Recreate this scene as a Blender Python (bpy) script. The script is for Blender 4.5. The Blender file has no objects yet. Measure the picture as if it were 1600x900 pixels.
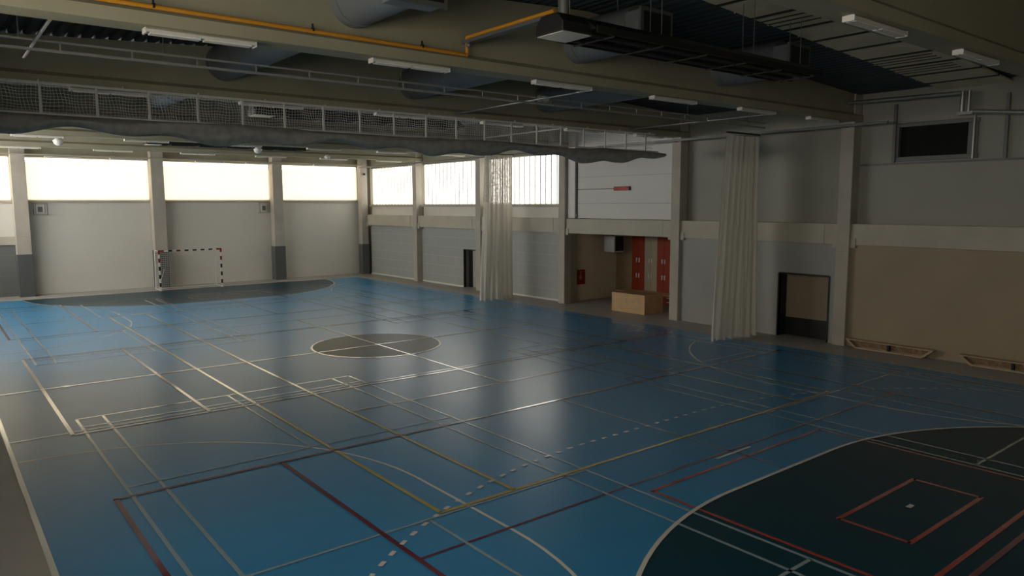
import bpy, math, random
from mathutils import Vector, Matrix
random.seed(7)
S = bpy.context.scene
COL = S.collection
PI = math.pi

# ------------------------------------------------------------------ materials
def mat(name, col, rough=0.6, metal=0.0, spec=0.5, noise=0.0, nscale=3.0, bump=0.0, bscale=40.0, extra=None):
    m = bpy.data.materials.new(name); m.use_nodes = True
    nt = m.node_tree; b = nt.nodes['Principled BSDF']
    b.inputs['Base Color'].default_value = (*col, 1)
    b.inputs['Roughness'].default_value = rough
    b.inputs['Metallic'].default_value = metal
    b.inputs['Specular IOR Level'].default_value = spec
    if noise or bump:
        tc = nt.nodes.new('ShaderNodeTexCoord')
    if noise:
        n = nt.nodes.new('ShaderNodeTexNoise'); n.inputs['Scale'].default_value = nscale
        n.inputs['Detail'].default_value = 5
        nt.links.new(tc.outputs['Object'], n.inputs['Vector'])
        mr = nt.nodes.new('ShaderNodeMapRange')
        mr.inputs['From Min'].default_value = .3; mr.inputs['From Max'].default_value = .7
        mr.inputs['To Min'].default_value = 1 - noise; mr.inputs['To Max'].default_value = 1 + noise
        nt.links.new(n.outputs['Fac'], mr.inputs['Value'])
        mx = nt.nodes.new('ShaderNodeVectorMath'); mx.operation = 'SCALE'
        mx.inputs[0].default_value = col
        nt.links.new(mr.outputs['Result'], mx.inputs['Scale'])
        nt.links.new(mx.outputs['Vector'], b.inputs['Base Color'])
    if bump:
        n2 = nt.nodes.new('ShaderNodeTexNoise'); n2.inputs['Scale'].default_value = bscale
        nt.links.new(tc.outputs['Object'], n2.inputs['Vector'])
        bp = nt.nodes.new('ShaderNodeBump'); bp.inputs['Strength'].default_value = bump
        bp.inputs['Distance'].default_value = .02
        nt.links.new(n2.outputs['Fac'], bp.inputs['Height'])
        nt.links.new(bp.outputs['Normal'], b.inputs['Normal'])
    return m

def emis(name, col, strength):
    m = bpy.data.materials.new(name); m.use_nodes = True
    nt = m.node_tree; nt.nodes.clear()
    o = nt.nodes.new('ShaderNodeOutputMaterial'); e = nt.nodes.new('ShaderNodeEmission')
    e.inputs['Color'].default_value = (*col, 1); e.inputs['Strength'].default_value = strength
    nt.links.new(e.outputs[0], o.inputs['Surface'])
    return m

def brickmat(name, c1, c2, mortar, axis_swap, bw=1.0, bh=.5, msize=.012):
    m = mat(name, c1, .75)
    nt = m.node_tree; b = nt.nodes['Principled BSDF']
    tc = nt.nodes.new('ShaderNodeTexCoord'); sp = nt.nodes.new('ShaderNodeSeparateXYZ')
    cb = nt.nodes.new('ShaderNodeCombineXYZ')
    nt.links.new(tc.outputs['Object'], sp.inputs[0])
    nt.links.new(sp.outputs['Y' if axis_swap else 'X'], cb.inputs['X'])
    nt.links.new(sp.outputs['Z'], cb.inputs['Y'])
    br = nt.nodes.new('ShaderNodeTexBrick')
    br.inputs['Scale'].default_value = 1
    br.inputs['Color1'].default_value = (*c1, 1); br.inputs['Color2'].default_value = (*c2, 1)
    br.inputs['Mortar'].default_value = (*mortar, 1)
    br.inputs['Mortar Size'].default_value = msize
    br.inputs['Brick Width'].default_value = bw; br.inputs['Row Height'].default_value = bh
    nt.links.new(cb.outputs[0], br.inputs['Vector'])
    nt.links.new(br.outputs['Color'], b.inputs['Base Color'])
    return m

def netmat(name, col, open_, scale=None):
    """loose woven fabric / netting: part of the light passes straight through"""
    m = bpy.data.materials.new(name); m.use_nodes = True
    nt = m.node_tree; nt.nodes.clear()
    o = nt.nodes.new('ShaderNodeOutputMaterial')
    d = nt.nodes.new('ShaderNodeBsdfDiffuse'); d.inputs['Color'].default_value = (*col, 1)
    t = nt.nodes.new('ShaderNodeBsdfTranslucent'); t.inputs['Color'].default_value = (*col, 1)
    a = nt.nodes.new('ShaderNodeMixShader'); a.inputs[0].default_value = .35
    nt.links.new(d.outputs[0], a.inputs[1]); nt.links.new(t.outputs[0], a.inputs[2])
    tr = nt.nodes.new('ShaderNodeBsdfTransparent')
    x = nt.nodes.new('ShaderNodeMixShader'); x.inputs[0].default_value = open_
    nt.links.new(a.outputs[0], x.inputs[1]); nt.links.new(tr.outputs[0], x.inputs[2])
    if scale:
        tc = nt.nodes.new('ShaderNodeTexCoord'); n = nt.nodes.new('ShaderNodeTexNoise')
        mp = nt.nodes.new('ShaderNodeMapping'); mp.inputs['Scale'].default_value = scale
        nt.links.new(tc.outputs['Object'], mp.inputs[0]); nt.links.new(mp.outputs[0], n.inputs['Vector'])
        n.inputs['Scale'].default_value = 1; n.inputs['Detail'].default_value = 2
        r = nt.nodes.new('ShaderNodeMapRange')
        r.inputs['From Min'].default_value = .42; r.inputs['From Max'].default_value = .62
        r.inputs['To Min'].default_value = max(0, open_ - .2); r.inputs['To Max'].default_value = min(1, open_ + .22)
        nt.links.new(n.outputs['Fac'], r.inputs['Value']); nt.links.new(r.outputs[0], x.inputs[0])
    nt.links.new(x.outputs[0], o.inputs['Surface'])
    return m

M = {}
M['court'] = mat('court_blue', (.030, .25, .50), .29, spec=.5, noise=.05, nscale=.6)
M['area'] = mat('court_dark', (.003, .042, .066), .36, spec=.35)
def coat(k, w, ior, r):
    b = M[k].node_tree.nodes['Principled BSDF']
    b.inputs['Coat Weight'].default_value = w; b.inputs['Coat IOR'].default_value = ior; b.inputs['Coat Roughness'].default_value = r
M['outer'] = mat('floor_grey', (.40, .385, .355), .5, spec=.4, noise=.06, nscale=1.2)
M['l_white'] = mat('line_white', (.84, .80, .72), .27)
M['l_lblue'] = mat('line_light_blue', (.34, .44, .49), .25)
M['l_yellow'] = mat('line_yellow', (.55, .42, .09), .25)
M['l_red'] = mat('line_maroon', (.15, .008, .024), .25)
M['l_orange'] = mat('line_orange_red', (.42, .045, .025), .27)
for k_, i_ in (('l_white', 2.4), ('l_lblue', 2.4), ('l_yellow', 2.3), ('l_red', 2.0), ('l_orange', 1.8)): coat(k_, 1, i_, .12)
M['court'].node_tree.nodes['Principled BSDF'].inputs['IOR'].default_value = 1.72
M['area'].node_tree.nodes['Principled BSDF'].inputs['IOR'].default_value = 1.5

M['concrete'] = mat('concrete', (.44, .405, .345), .7, noise=.10, nscale=1.3, bump=.08)
M['beam'] = mat('beam_concrete', (.34, .32, .225), .75, noise=.08, nscale=.8)
M['lintel'] = mat('lintel_concrete', (.47, .44, .365), .7, noise=.08, nscale=1.1)
M['block'] = brickmat('block_wall', (.37, .385, .365), (.355, .37, .35), (.43, .44, .415), True, 1.9, .52, .016)
M['blockx'] = brickmat('block_wall_x', (.17, .175, .17), (.16, .165, .16), (.2, .2, .2), False, 1.25, .5, .010)
M['smooth'] = mat('painted_wall', (.36, .36, .33), .75, noise=.04, nscale=.8)
M['brownwall'] = mat('beige_wall', (.36, .29, .20), .75, noise=.06, nscale=.7)
M['panel'] = mat('white_panel', (.70, .68, .62), .6, noise=.02, nscale=.5)
M['panel2'] = mat('white_sectional', (.62, .62, .59), .5, noise=.02, nscale=.5)
M['upanel'] = mat('grey_white_panel', (.33, .325, .28), .65, noise=.03, nscale=.7)
M['pad'] = mat('pad_grey', (.10, .105, .105), .7, bump=.1, bscale=60)
M['deck'] = mat('roof_deck', (.04, .052, .06), .55, metal=.2, noise=.08)
M['cpanel'] = mat('ceiling_panel', (.72, .66, .48), .45, metal=.0, noise=.12, nscale=2)
M['duct'] = mat('duct_grey', (.19, .205, .22), .5, metal=.2, noise=.06)
M['galv'] = mat('galvanised', (.42, .42, .41), .35, metal=.8, noise=.1, nscale=8)
M['galvpale'] = mat('pale_sheet', (.70, .68, .64), .3, metal=.2)
M['palesteel'] = mat('pale_steel', (.32, .32, .30), .5, metal=.2)
M['steel'] = mat('grey_steel', (.16, .165, .16), .5, metal=.4)
M['black'] = mat('black_metal', (.012, .012, .012), .5)
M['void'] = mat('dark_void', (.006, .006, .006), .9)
M['white_metal'] = mat('white_metal', (.72, .70, .66), .4)
M['lampbody'] = mat('lamp_body', (.62, .60, .55), .5)
M['diffuser'] = mat('lamp_diffuser', (.74, .72, .66), .35)
M['yellowpipe'] = mat('yellow_pipe', (.62, .27, .02), .42)
M['redband'] = mat('red_band', (.20, .012, .012), .5)
M['blackband'] = mat('black_band', (.014, .010, .010), .5)
M['white'] = mat('white_paint', (.74, .71, .66), .45)
M['string'] = mat('net_string', (.72, .70, .65), .8)
M['gstring'] = mat('goal_string', (.62, .61, .58), .8)
M['bag'] = mat('folded_fabric', (.36, .355, .325), .85, noise=.18, nscale=5, bump=.5, bscale=9)
M['curtain'] = netmat('curtain_net', (.80, .77, .70), .10)
M['curtain_top'] = netmat('curtain_lace', (.60, .58, .52), .24, (40, 40, 14))
M['walnet'] = netmat('ball_net', (.76, .69, .57), .19)
M['rope'] = mat('net_rope', (.45, .42, .36), .8)
M['wood'] = mat('birch_wood', (.58, .37, .19), .5, noise=.1, nscale=4)
M['lockred'] = mat('locker_red', (.24, .026, .005), .5, spec=.2)
M['lockbeige'] = mat('locker_beige', (.30, .235, .16), .5)
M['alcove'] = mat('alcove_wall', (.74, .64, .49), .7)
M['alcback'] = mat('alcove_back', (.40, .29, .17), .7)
M['hosered'] = mat('hose_red', (.30, .012, .012), .4)
M['benchwood'] = mat('bench_wood', (.46, .34, .22), .55, noise=.12, nscale=5)
M['benchdark'] = mat('bench_inner', (.24, .15, .075), .6, noise=.35, nscale=14)
M['led'] = emis('led_red', (1.0, .06, .04), .8)
M['glass'] = emis('daylit_pane', (1.0, .94, .83), 3.3)
M['glassleft'] = emis('daylit_pane_left', (1.0, .955, .88), 16.0)
M['glassdim'] = emis('daylit_pane_shaded', (1.0, .93, .80), 7.0)
M['glassfar'] = emis('daylit_pane_far', (1.0, .88, .65), 3.9)
M['seam'] = mat('pane_seam', (.80, .79, .76), .5)
M['leafbeige'] = mat('door_leaf', (.32, .25, .17), .6)

# ------------------------------------------------------------------ mesh builder
class MB:
    def __init__(self): self.v = []; self.f = []; self.m = []; self.s = []
    def add(self, vs, fs, m=0, smooth=False):
        o = len(self.v); self.v += [tuple(p) for p in vs]
        for f in fs: self.f.append(tuple(i + o for i in f)); self.m.append(m); self.s.append(smooth)
        return self
    def box(self, x0, x1, y0, y1, z0, z1, m=0):
        if x0 > x1: x0, x1 = x1, x0
        if y0 > y1: y0, y1 = y1, y0
        if z0 > z1: z0, z1 = z1, z0
        vs = [(x0,y0,z0),(x1,y0,z0),(x1,y1,z0),(x0,y1,z0),(x0,y0,z1),(x1,y0,z1),(x1,y1,z1),(x0,y1,z1)]
        return self.add(vs, [(0,3,2,1),(4,5,6,7),(0,1,5,4),(1,2,6,5),(2,3,7,6),(3,0,4,7)], m)
    def cyl(self, p0, p1, r, n=12, m=0, caps=True, r1=None, smooth=True):
        p0 = Vector(p0); p1 = Vector(p1); r1 = r if r1 is None else r1
        d = (p1 - p0).normalized()
        a = d.orthogonal().normalized(); b = d.cross(a)
        vs = []
        for k in range(n):
            t = 2 * PI * k / n; e = a * math.cos(t) + b * math.sin(t)
            vs.append(p0 + e * r); vs.append(p1 + e * r1)
        fs = [(2*k, 2*((k+1) % n), 2*((k+1) % n)+1, 2*k+1) for k in range(n)]
        self.add(vs, fs, m, smooth)
        if caps:
            self.add([vs[2*k] for k in range(n)], [tuple(range(n))[::-1]], m)
            self.add([vs[2*k+1] for k in range(n)], [tuple(range(n))], m)
        return self
    def path(self, pts, r, n=10, m=0):
        for a, b in zip(pts[:-1], pts[1:]): self.cyl(a, b, r, n, m)
        for p in pts[1:-1]: self.ball(p, r, m)
        return self
    def ball(self, c, r, m=0, n=10, k=6, z0=-1.0, sz=1.0):
        vs = []; fs = []
        for i in range(k + 1):
            ph = -PI/2 + PI * i / k
            if math.sin(ph) < z0: ph = math.asin(z0)
            for j in range(n):
                t = 2*PI*j/n
                vs.append((c[0]+r*math.cos(ph)*math.cos(t), c[1]+r*math.cos(ph)*math.sin(t), c[2]+r*math.sin(ph)*sz))
        for i in range(k):
            for j in range(n):
                fs.append((i*n+j, i*n+(j+1) % n, (i+1)*n+(j+1) % n, (i+1)*n+j))
        return self.add(vs, fs, m, True)
    def prism(self, poly, axis, a0, a1, m=0):
        """poly: 2-D outline in the two remaining axes (order x,y,z), extruded along axis"""
        def P(q, a):
            if axis == 0: return (a, q[0], q[1])
            if axis == 1: return (q[0], a, q[1])
            return (q[0], q[1], a)
        n = len(poly)
        vs = [P(q, a0) for q in poly] + [P(q, a1) for q in poly]
        fs = [tuple(range(n))[::-1], tuple(range(n, 2*n))] + [(i, (i+1) % n, n+(i+1) % n, n+i) for i in range(n)]
        return self.add(vs, fs, m)
    def build(self, name, mats, parent=None, fix=True):
        off = parent_world(parent) if parent else Vector((0, 0, 0))
        me = bpy.data.meshes.new(name)
        me.from_pydata([tuple(Vector(p) - off) for p in self.v], [], self.f)
        for mm in (mats if isinstance(mats, (list, tuple)) else [mats]): me.materials.append(M[mm])
        me.polygons.foreach_set('material_index', self.m)
        me.polygons.foreach_set('use_smooth', self.s)
        me.update()
        if fix:
            import bmesh
            bm = bmesh.new(); bm.from_mesh(me)
            bmesh.ops.recalc_face_normals(bm, faces=bm.faces); bm.to_mesh(me); bm.free()
        o = bpy.data.objects.new(name, me); COL.objects.link(o)
        if parent: o.parent = parent
        return o

SPLIT = {'collar', 'end_cap', 'diffuser', 'hanger', 'rung', 'clamp', 'base_rail', 'strap', 'heating_tube', 'edge_rail', 'pulley', 'hook', 'foot_plate', 'bracket'}
_build = MB.build
def build_split(self, name, mats, parent=None, fix=True):
    """pieces that do not touch become parts of their own"""
    if name not in SPLIT or not parent: return _build(self, name, mats, parent, fix)
    par = list(range(len(self.v)))
    def find(i):
        while par[i] != i: par[i] = par[par[i]]; i = par[i]
        return i
    key = {}
    for i, p in enumerate(self.v):
        k = (round(p[0], 4), round(p[1], 4), round(p[2], 4))
        if k in key: par[find(i)] = find(key[k])
        else: key[k] = i
    for f in self.f:
        for i in f[1:]: par[find(i)] = find(f[0])
    bb = {}
    for i, p in enumerate(self.v):
        r = find(i); b = bb.setdefault(r, [list(p), list(p)])
        for a in range(3): b[0][a] = min(b[0][a], p[a]); b[1][a] = max(b[1][a], p[a])
    rs = list(bb)
    for i in range(len(rs)):
        for j in range(i):
            A, B = bb[rs[i]], bb[rs[j]]
            if all(A[0][a] <= B[1][a]+.002 and B[0][a] <= A[1][a]+.002 for a in range(3)): par[find(rs[i])] = find(rs[j])
    groups = {}
    for k, f in enumerate(self.f): groups.setdefault(find(f[0]), []).append(k)
    out = None
    for g in groups.values():
        b = MB(); mp = {}
        for k in g:
            nf = []
            for i in self.f[k]:
                if i not in mp: mp[i] = len(b.v); b.v.append(self.v[i])
                nf.append(mp[i])
            b.f.append(tuple(nf)); b.m.append(self.m[k]); b.s.append(self.s[k])
        out = _build(b, name, mats, parent, fix)
    return out
MB.build = build_split
def parent_world(o):
    l = Vector((0, 0, 0))
    while o: l += o.location; o = o.parent
    return l
def tag(o, label=None, cat=None, group=None, kind=None):
    if label: o['label'] = label
    if cat: o['category'] = cat
    if group: o['group'] = group
    if kind: o['kind'] = kind
    return o
def thing(name, label, cat, loc=(0, 0, 0), group=None):
    o = bpy.data.objects.new(name, None); COL.objects.link(o); o.location = loc
    o.empty_display_size = .2
    return tag(o, label, cat, group)
def struct(o): o['kind'] = 'structure'; return o
def children(o): return [c for c in bpy.data.objects if c.parent == o]
def copy_tree(o, loc, label, group=None):
    def rec(s, parent):
        c = s.copy(); COL.objects.link(c)
        if parent: c.parent = parent
        for ch in children(s): rec(ch, c)
        return c
    r = rec(o, None); r.location = loc; r['label'] = label
    if group: r['group'] = group
    return r

# ------------------------------------------------------------------ dimensions
XW = 11.0                      # column faces on the right side
COLY = [22.0, 15.85, 9.75, 3.52, -2.72, -9.15, -15.4, -21.6]
BZ0 = 6.78                     # underside of the roof beams
YN, YF = -22.6, 22.4           # inner faces of the end walls
XL = -12.2
def roofz(x): return 7.60 + .06 * (11 - abs(x))

# ------------------------------------------------------------------ floor with painted markings
fl = MB()
fl.add([(XL-.4, YN-.4, 0), (15.2, YN-.4, 0), (15.2, YF+.4, 0), (XL-.4, YF+.4, 0)], [(0, 1, 2, 3)], 0)
LAY = .0012
def poly(pts, layer, m):
    z = layer * LAY
    fl.add([(p[0], p[1], z) for p in pts], [tuple(range(len(pts)))], m)
CW, CWR, CL = 9.95, 9.55, 20.0
poly([(-CW, -CL), (CWR, -CL), (CWR, CL+.35), (-CW, CL+.35)], 1, 1)
def arc(cx, cy, r, a0, a1, n=40):
    return [(cx + r*math.cos(math.radians(a0+(a1-a0)*i/n)), cy + r*math.sin(math.radians(a0+(a1-a0)*i/n))) for i in range(n+1)]
def strip(pts, w, layer, m):
    """a painted line of width w along a polyline"""
    z = layer * LAY; L = []; R = []
    for i, p in enumerate(pts):
        a = Vector(pts[max(0, i-1)]); b = Vector(pts[min(len(pts)-1, i+1)])
        d = (b-a).normalized(); n = Vector((-d.y, d.x)) * w/2
        L.append((p[0]+n.x, p[1]+n.y, z)); R.append((p[0]-n.x, p[1]-n.y, z))
    k = len(pts)
    fl.add(R + L, [(i, i+1, k+i+1, k+i) for i in range(k-1)], m)
def hx(y, x0, x1, w, layer, m): strip([(x0, y), (x1, y)], w, layer, m)
def vy(x, y0, y1, w, layer, m): strip([(x, y0), (x, y1)], w, layer, m)
def rect(x0, x1, y0, y1, w, layer, m):
    hx(y0, x0-w/2, x1+w/2, w, layer, m); hx(y1, x0-w/2, x1+w/2, w, layer, m)
    vy(x0, y0, y1, w, layer, m); vy(x1, y0, y1, w, layer, m)
WH, LB, YE, RD, OR = 3, 4, 5, 6, 7
def goal_shape(r, s, L, half=1.5, n=30):
    if s < 0:
        a = arc(-half, -L, r, 180, 90, n) + arc(half, -L, r, 90, 0, n)
    else:
        a = arc(-half, L, r, 180, 270, n) + arc(half, L, r, 270, 360, n)
    return a
for s, L in ((-1, 20.0), (1, 20.35)):
    poly(goal_shape(5.97, s, L)[::1 if s > 0 else -1], 2, 2)
    strip(goal_shape(5.97, s, L), .06 if s < 0 else .08, 9, WH)
    # dashed nine-metre line
    g = goal_shape(9.0, s, L, n=90)
    g = [p for p in g if -CW < p[0] < CWR]
    acc = 0; seg = []
    for a, b in zip(g[:-1], g[1:]):
        d = math.dist(a, b); k = max(1, int(d/.03))
        for i in range(k):
            t = (acc + d*i/k) % .30
            p = (a[0]+(b[0]-a[0])*i/k, a[1]+(b[1]-a[1])*i/k)
            if t < .15: seg.append(p)
            elif len(seg) > 1: strip([seg[0], seg[-1]], .065, 9, WH); seg = []
            else: seg = []
        acc += d
    hx(s*13.02, -.5, .5, .05, 9, WH)                       # seven-metre mark
    hx(s*16.0, -.075, .075, .07, 9, WH)                    # four-metre mark
# outer lines, half line, centre circle
vy(-CW, -CL, CL+.35, .07, 9, WH); vy(CWR, -CL, CL+.35, .05, 9, WH)
hx(-CL, -CW, CWR, .05, 9, WH); hx(CL+.35, -CW, CWR, .06, 9, WH)
hx(.04, -CW, CWR, .07, 9, WH)
poly([(p[0], p[1]+.04) for p in arc(0, 0, 1.98, 0, 360, 72)[:-1]], 2, 2)
strip([(p[0], p[1]+.04) for p in arc(0, 0, 1.98, 0, 360, 72)], .07, 9, WH)
rect_mark = [(-8.5, -.06), (-8.36, -.06), (-8.36, .14), (-8.5, .14)]
poly(rect_mark, 10, WH)
# tennis (yellow)
for x in (-5.4, -4.06, 4.06, 5.4): vy(x, -11.9, 11.9, .07, 7, YE)
for y in (-11.9, 11.9): hx(y, -5.42, 5.42, .07, 7, YE)
for y in (-6.36, 6.42): hx(y, -4.06, 4.06, .05, 7, YE)
vy(.03, -6.36, 6.42, .05, 7, YE)
# badminton, four courts lengthwise (light blue)
for sx in (-1, 1):
    for sy in (-1, 1):
        for x in (2.61, 3.07, 8.22, 8.70): vy(sx*x, sy*3.31, sy*16.7, .055, 6, LB)
        for y in (3.31, 4.0, 8.02, 11.98, 15.94, 16.7): hx(sy*y, sx*2.61, sx*8.70, .05, 6, LB)
        vy(sx*5.66, sy*3.31, sy*8.02, .05, 6, LB); vy(sx*5.66, sy*11.98, sy*16.7, .05, 6, LB)
# lines right across the hall
for y in (-4.26, 4.28): hx(y, -CW, CWR, .05, 6, LB)
# three crosswise courts (maroon)
for yc in (-12.9, 0, 12.9):
    rect(-8.92, 8.92, yc-4.46, yc+4.46, .075, 8, RD)
    for x in (-6.38, 6.38): vy(x, yc-4.46, yc+4.46, .075, 8, RD)
    hx(yc, -6.38, 6.38, .05, 5, RD)
    vy(.05, max(yc-4.46, -13.99), min(yc+4.46, 14.34), .045, 5, RD)
# floorball creases (orange red)
for s in (-1, 1):
    rect(-2.45, 2.45, s*13.26, s*17.1, .065, 5, OR)
    rect(-1.2, 1.15, s*15.56, s*16.52, .065, 5, OR)
# goal areas of the crosswise small pitches (white arcs from both long sides)
for sx in (-1, 1):
    for sy in (-1, 1):
        a = arc(0, 0, 5.0, 90, 0, 24); b = arc(0, 0, 5.0, 0, -90, 24)
        w = CW if sx < 0 else 10.0
        g = [(sx*(w - p[0]), sy*(-10.6) + p[1]) for p in a]
        g = [(sx*(w - p[0]), sy*11.8 + 1.2 + p[1]) for p in a] + [(sx*(w - p[0]), sy*11.8 - 1.2 + p[1]) for p in b]
        g = [p for p in g if -CW <= p[0] <= CWR]
        strip(g, .05, 4, WH)
floor = struct(fl.build('floor', ['outer', 'court', 'area', 'l_white', 'l_lblue', 'l_yellow', 'l_red', 'l_orange'], fix=False))

# ------------------------------------------------------------------ roof: corrugated deck
ce = MB(); xs = []; x = -12.8; up = False
prof = []
pitch = .25
k = 0
while x < 15.4:
    for dx, h in ((0, 0), (.11, 0), (.145, .06), (.215, .06)): prof.append((x+dx, h))
    x += pitch
for (xa, ha), (xb, hb) in zip(prof[:-1], prof[1:]):
    za, zb = roofz(xa)+ha, roofz(xb)+hb
    ce.add([(xa, YN-.4, za), (xb, YN-.4, zb), (xb, YF+.4, zb), (xa, YF+.4, za)], [(0, 1, 2, 3)], 0)
ce.add([(-12.8, YN-.4, 9), (15.4, YN-.4, 9), (15.4, YF+.4, 9), (-12.8, YF+.4, 9)], [(0, 1, 2, 3)], 0)
struct(ce.build('ceiling', ['deck'], fix=False))

# ------------------------------------------------------------------ columns
def column(x0, x1, y0, y1, ztop, label, pad=None, joint=2.9):
    b = MB().box(x0, x1, y0, y1, 0, joint).box(x0+.004, x1-.004, y0+.004, y1-.004, joint, joint+.012).box(x0, x1, y0, y1, joint+.012, ztop)
    o = b.build('concrete_column', ['concrete'])
    bev(o, .02)
    if pad is None:
        return tag(o, label, 'column', 'concrete wall columns')
    r = thing('concrete_column', label, 'column', ((x0+x1)/2, (y0+y1)/2, 0), 'concrete wall columns')
    o.name = 'shaft'; o.parent = r; o.location = -Vector(r.location)
    e = .03
    p = MB().box(x0-e, x1+e, y0-e, y1+e, .0, pad).build('foam_pad', ['pad'], r)
    p['label'] = 'dark grey foam padding round the foot of the column'
    bev(p, .02)
    return r
def bev(o, w, seg=2):
    md = o.modifiers.new('bevel', 'BEVEL'); md.width = w; md.segments = seg; md.limit_method = 'ANGLE'
    md.angle_limit = math.radians(50)
names = ['', 'grey concrete column between the two brightest side windows and the far corner',
         'grey concrete column just left of the lacy white curtain by the small dark doorway',
         'grey concrete column left of the alcove with the red fire cabinet',
         'grey concrete column right of the red lockers',
         'grey concrete column right of the wide dark doorway',
         'concrete column under the nearest roof beam, right of the dark wall opening', '']
for yc, n in zip(COLY, names):
    if n: column(XW, XW+.55, yc-.19, yc+.21, roofz(XW)-.02, n)
column(10.72, 11.15, 21.75, 22.2, roofz(10.8)-.02, 'corner column with dark padded foot where the bright windows meet', 1.9)
column(5.12, 5.70, 21.75, 22.3, roofz(5.4)-.02, 'end wall column with dark padded foot right of the goal', 1.97)
column(-1.33, -.72, 21.75, 22.3, roofz(-1)-.02, 'end wall column standing right behind the striped goal', 2.0)
column(-7.42, -6.83, 21.75, 22.3, roofz(-7)-.02, 'leftmost end wall column, dark padded foot beside grey block wall', 2.05)
# left side columns (outside the picture, carry the roof beams)
lw = MB()
for yc in COLY: lw.box(XL-.1, XL+.4, yc-.2, yc+.2, 0, roofz(XL))
tag(struct(lw.build('trim_9', ['concrete'])))

# ------------------------------------------------------------------ roof beams
def beam(yc, label, x0=XL-.2, x1=11.5):
    b = MB()
    n = 24
    xsn = [x0 + (x1-x0)*i/n for i in range(n+1)]
    if 0 not in xsn: xsn = sorted(xsn + [0.0])
    # bottom flange and haunch: extruded profile
    prof = [(-.24, BZ0), (.24, BZ0), (.24, BZ0+.17), (.15, BZ0+.25), (-.15, BZ0+.25), (-.24, BZ0+.17)]
    b.prism([(yc+p[0], p[1]) for p in prof], 0, x0, x1)
    for xa, xb in zip(xsn[:-1], xsn[1:]):
        za, zb = roofz(xa)-.012, roofz(xb)-.012
        vs = []
        for yy in (yc-.15, yc+.15):
            vs += [(xa, yy, BZ0+.24), (xb, yy, BZ0+.24), (xb, yy, zb), (xa, yy, za)]
        b.add(vs, [(0, 1, 2, 3), (5, 4, 7, 6), (3, 2, 6, 7)])
    o = b.build('roof_beam', ['beam'])
    return tag(o, label, 'beam', 'concrete roof beams')
bl = {9.75: 'concrete roof beam far back, first one seen below the folded net',
      15.85: 'concrete roof beam nearest to the bright end wall',
      3.52: 'concrete roof beam behind the netting of the raised divider',
      -2.72: 'dark concrete roof beam right above the raised net frame',
      -9.15: 'big brownish concrete roof beam carrying the yellow gas pipe',
      -15.4: 'olive concrete roof beam in the upper right corner, nearest of all'}
for yc, l in bl.items(): beam(yc, l)

# ------------------------------------------------------------------ end wall (far)
wf = MB()
wf.box(-13, -7.42, YF, YF+.3, 0, 2.5, 1)
wf.box(-13, -7.42, YF-.08, YF+.3, 2.5, 2.9, 2)
wf.box(-13, -7.42, YF, YF+.3, 2.9, 4.58, 0)
wf.box(-7.42, 11.6, YF, YF+.3, 0, 4.58, 0)
wf.box(-13, 11.6, YF, YF+.3, 6.72, 8.4, 3)
struct(wf.build('wall_far', ['panel', 'blockx', 'lintel', 'beam']))
def window(n, axis, a0, a1, z0, z1, d, side, glass, pitch=.36, sill=.0, seams=True):
    """daylit channel-glass window in a wall; d = plane of the pane, side = direction into the room"""
    r = thing('window_%d' % n, None, None)
    r['kind'] = 'structure'
    def bx(b, p0, p1, q0, q1, zz0, zz1, m=0):
        if axis == 0: return b.box(p0, p1, q0, q1, zz0, zz1, m)
        return b.box(q0, q1, p0, p1, zz0, zz1, m)
    p = MB()
    bx(p, a0, a1, d, d-side*.04, z0, z1, 0)
    p.build('window_pane', [glass], r)
    if seams:
        s = MB(); t = a0 + pitch
        while t < a1-.1:
            bx(s, t-.03, t+.03, d+side*.002, d+side*.045, z0, z1, 0); t += pitch
        s.build('pane_seam', ['seam'], r)
    f = MB()
    bx(f, a0, a1, d+side*.001, d+side*.09, z0, z0+.05)
    bx(f, a0, a1, d+side*.001, d+side*.09, z1-.04, z1)
    bx(f, a0, a0+.04, d+side*.001, d+side*.09, z0, z1)
    bx(f, a1-.04, a1, d+side*.001, d+side*.09, z0, z1)
    f.build('window_frame', ['white_metal'], r)
    s = MB(); bx(s, a0-.02, a1+.02, d-side*.02, d+side*(.12+sill), z0-.10, z0)
    s.build('window_sill', ['concrete'], r)
    return r
# far wall: four bays
fb = [(-12.2, -7.42), (-6.83, -1.33), (-.72, 5.12), (5.70, 10.72)]
for i, (a, b) in enumerate(fb):
    window(i+1, 0, a, b, 4.62, 6.72, YF-.02, -1, 'glassfar', 1.1, 0, False)
# ball nets hung in front of the end wall windows, each with its scalloped edge
nl = ['cream ball net over the end wall window at the left picture edge',
      'cream ball net over the end wall window left of the goal',
      'cream ball net over the window bay above the goal mouth',
      'cream ball net over the end wall window next to the far corner']
for (a, b), l in zip(fb, nl):
    r = thing('ball_net', l, 'net', ((a+b)/2, 22.22, 4.6), 'ball nets over the end wall windows')
    n = MB(); nn = int((b-a)/.055); w = (b-a)/nn
    top = []
    scal = .33
    for i in range(nn+1):
        xx = a+.03+(b-a-.06)*i/nn
        ph = ((xx-a) % scal)/scal
        top.append((xx, 6.40 + .12*(2*ph-1)**2))
    vs = [(x_, 22.22, 4.66) for x_, z_ in top] + [(x_, 22.22, z_) for x_, z_ in top]
    n.add(vs, [(i, i+1, nn+2+i, nn+1+i) for i in range(nn)])
    n.build('netting', ['walnet'], r, fix=False)
    rp = MB(); rp.cyl((a+.02, 22.21, 6.53), (b-.02, 22.21, 6.53), .012, 6)
    for (xa, za), (xb, zb) in zip(top[:-1], top[1:]): rp.cyl((xa, 22.215, za), (xb, 22.215, zb), .009, 4, caps=False)
    rp.build('edge_rope', ['rope'], r)

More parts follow.
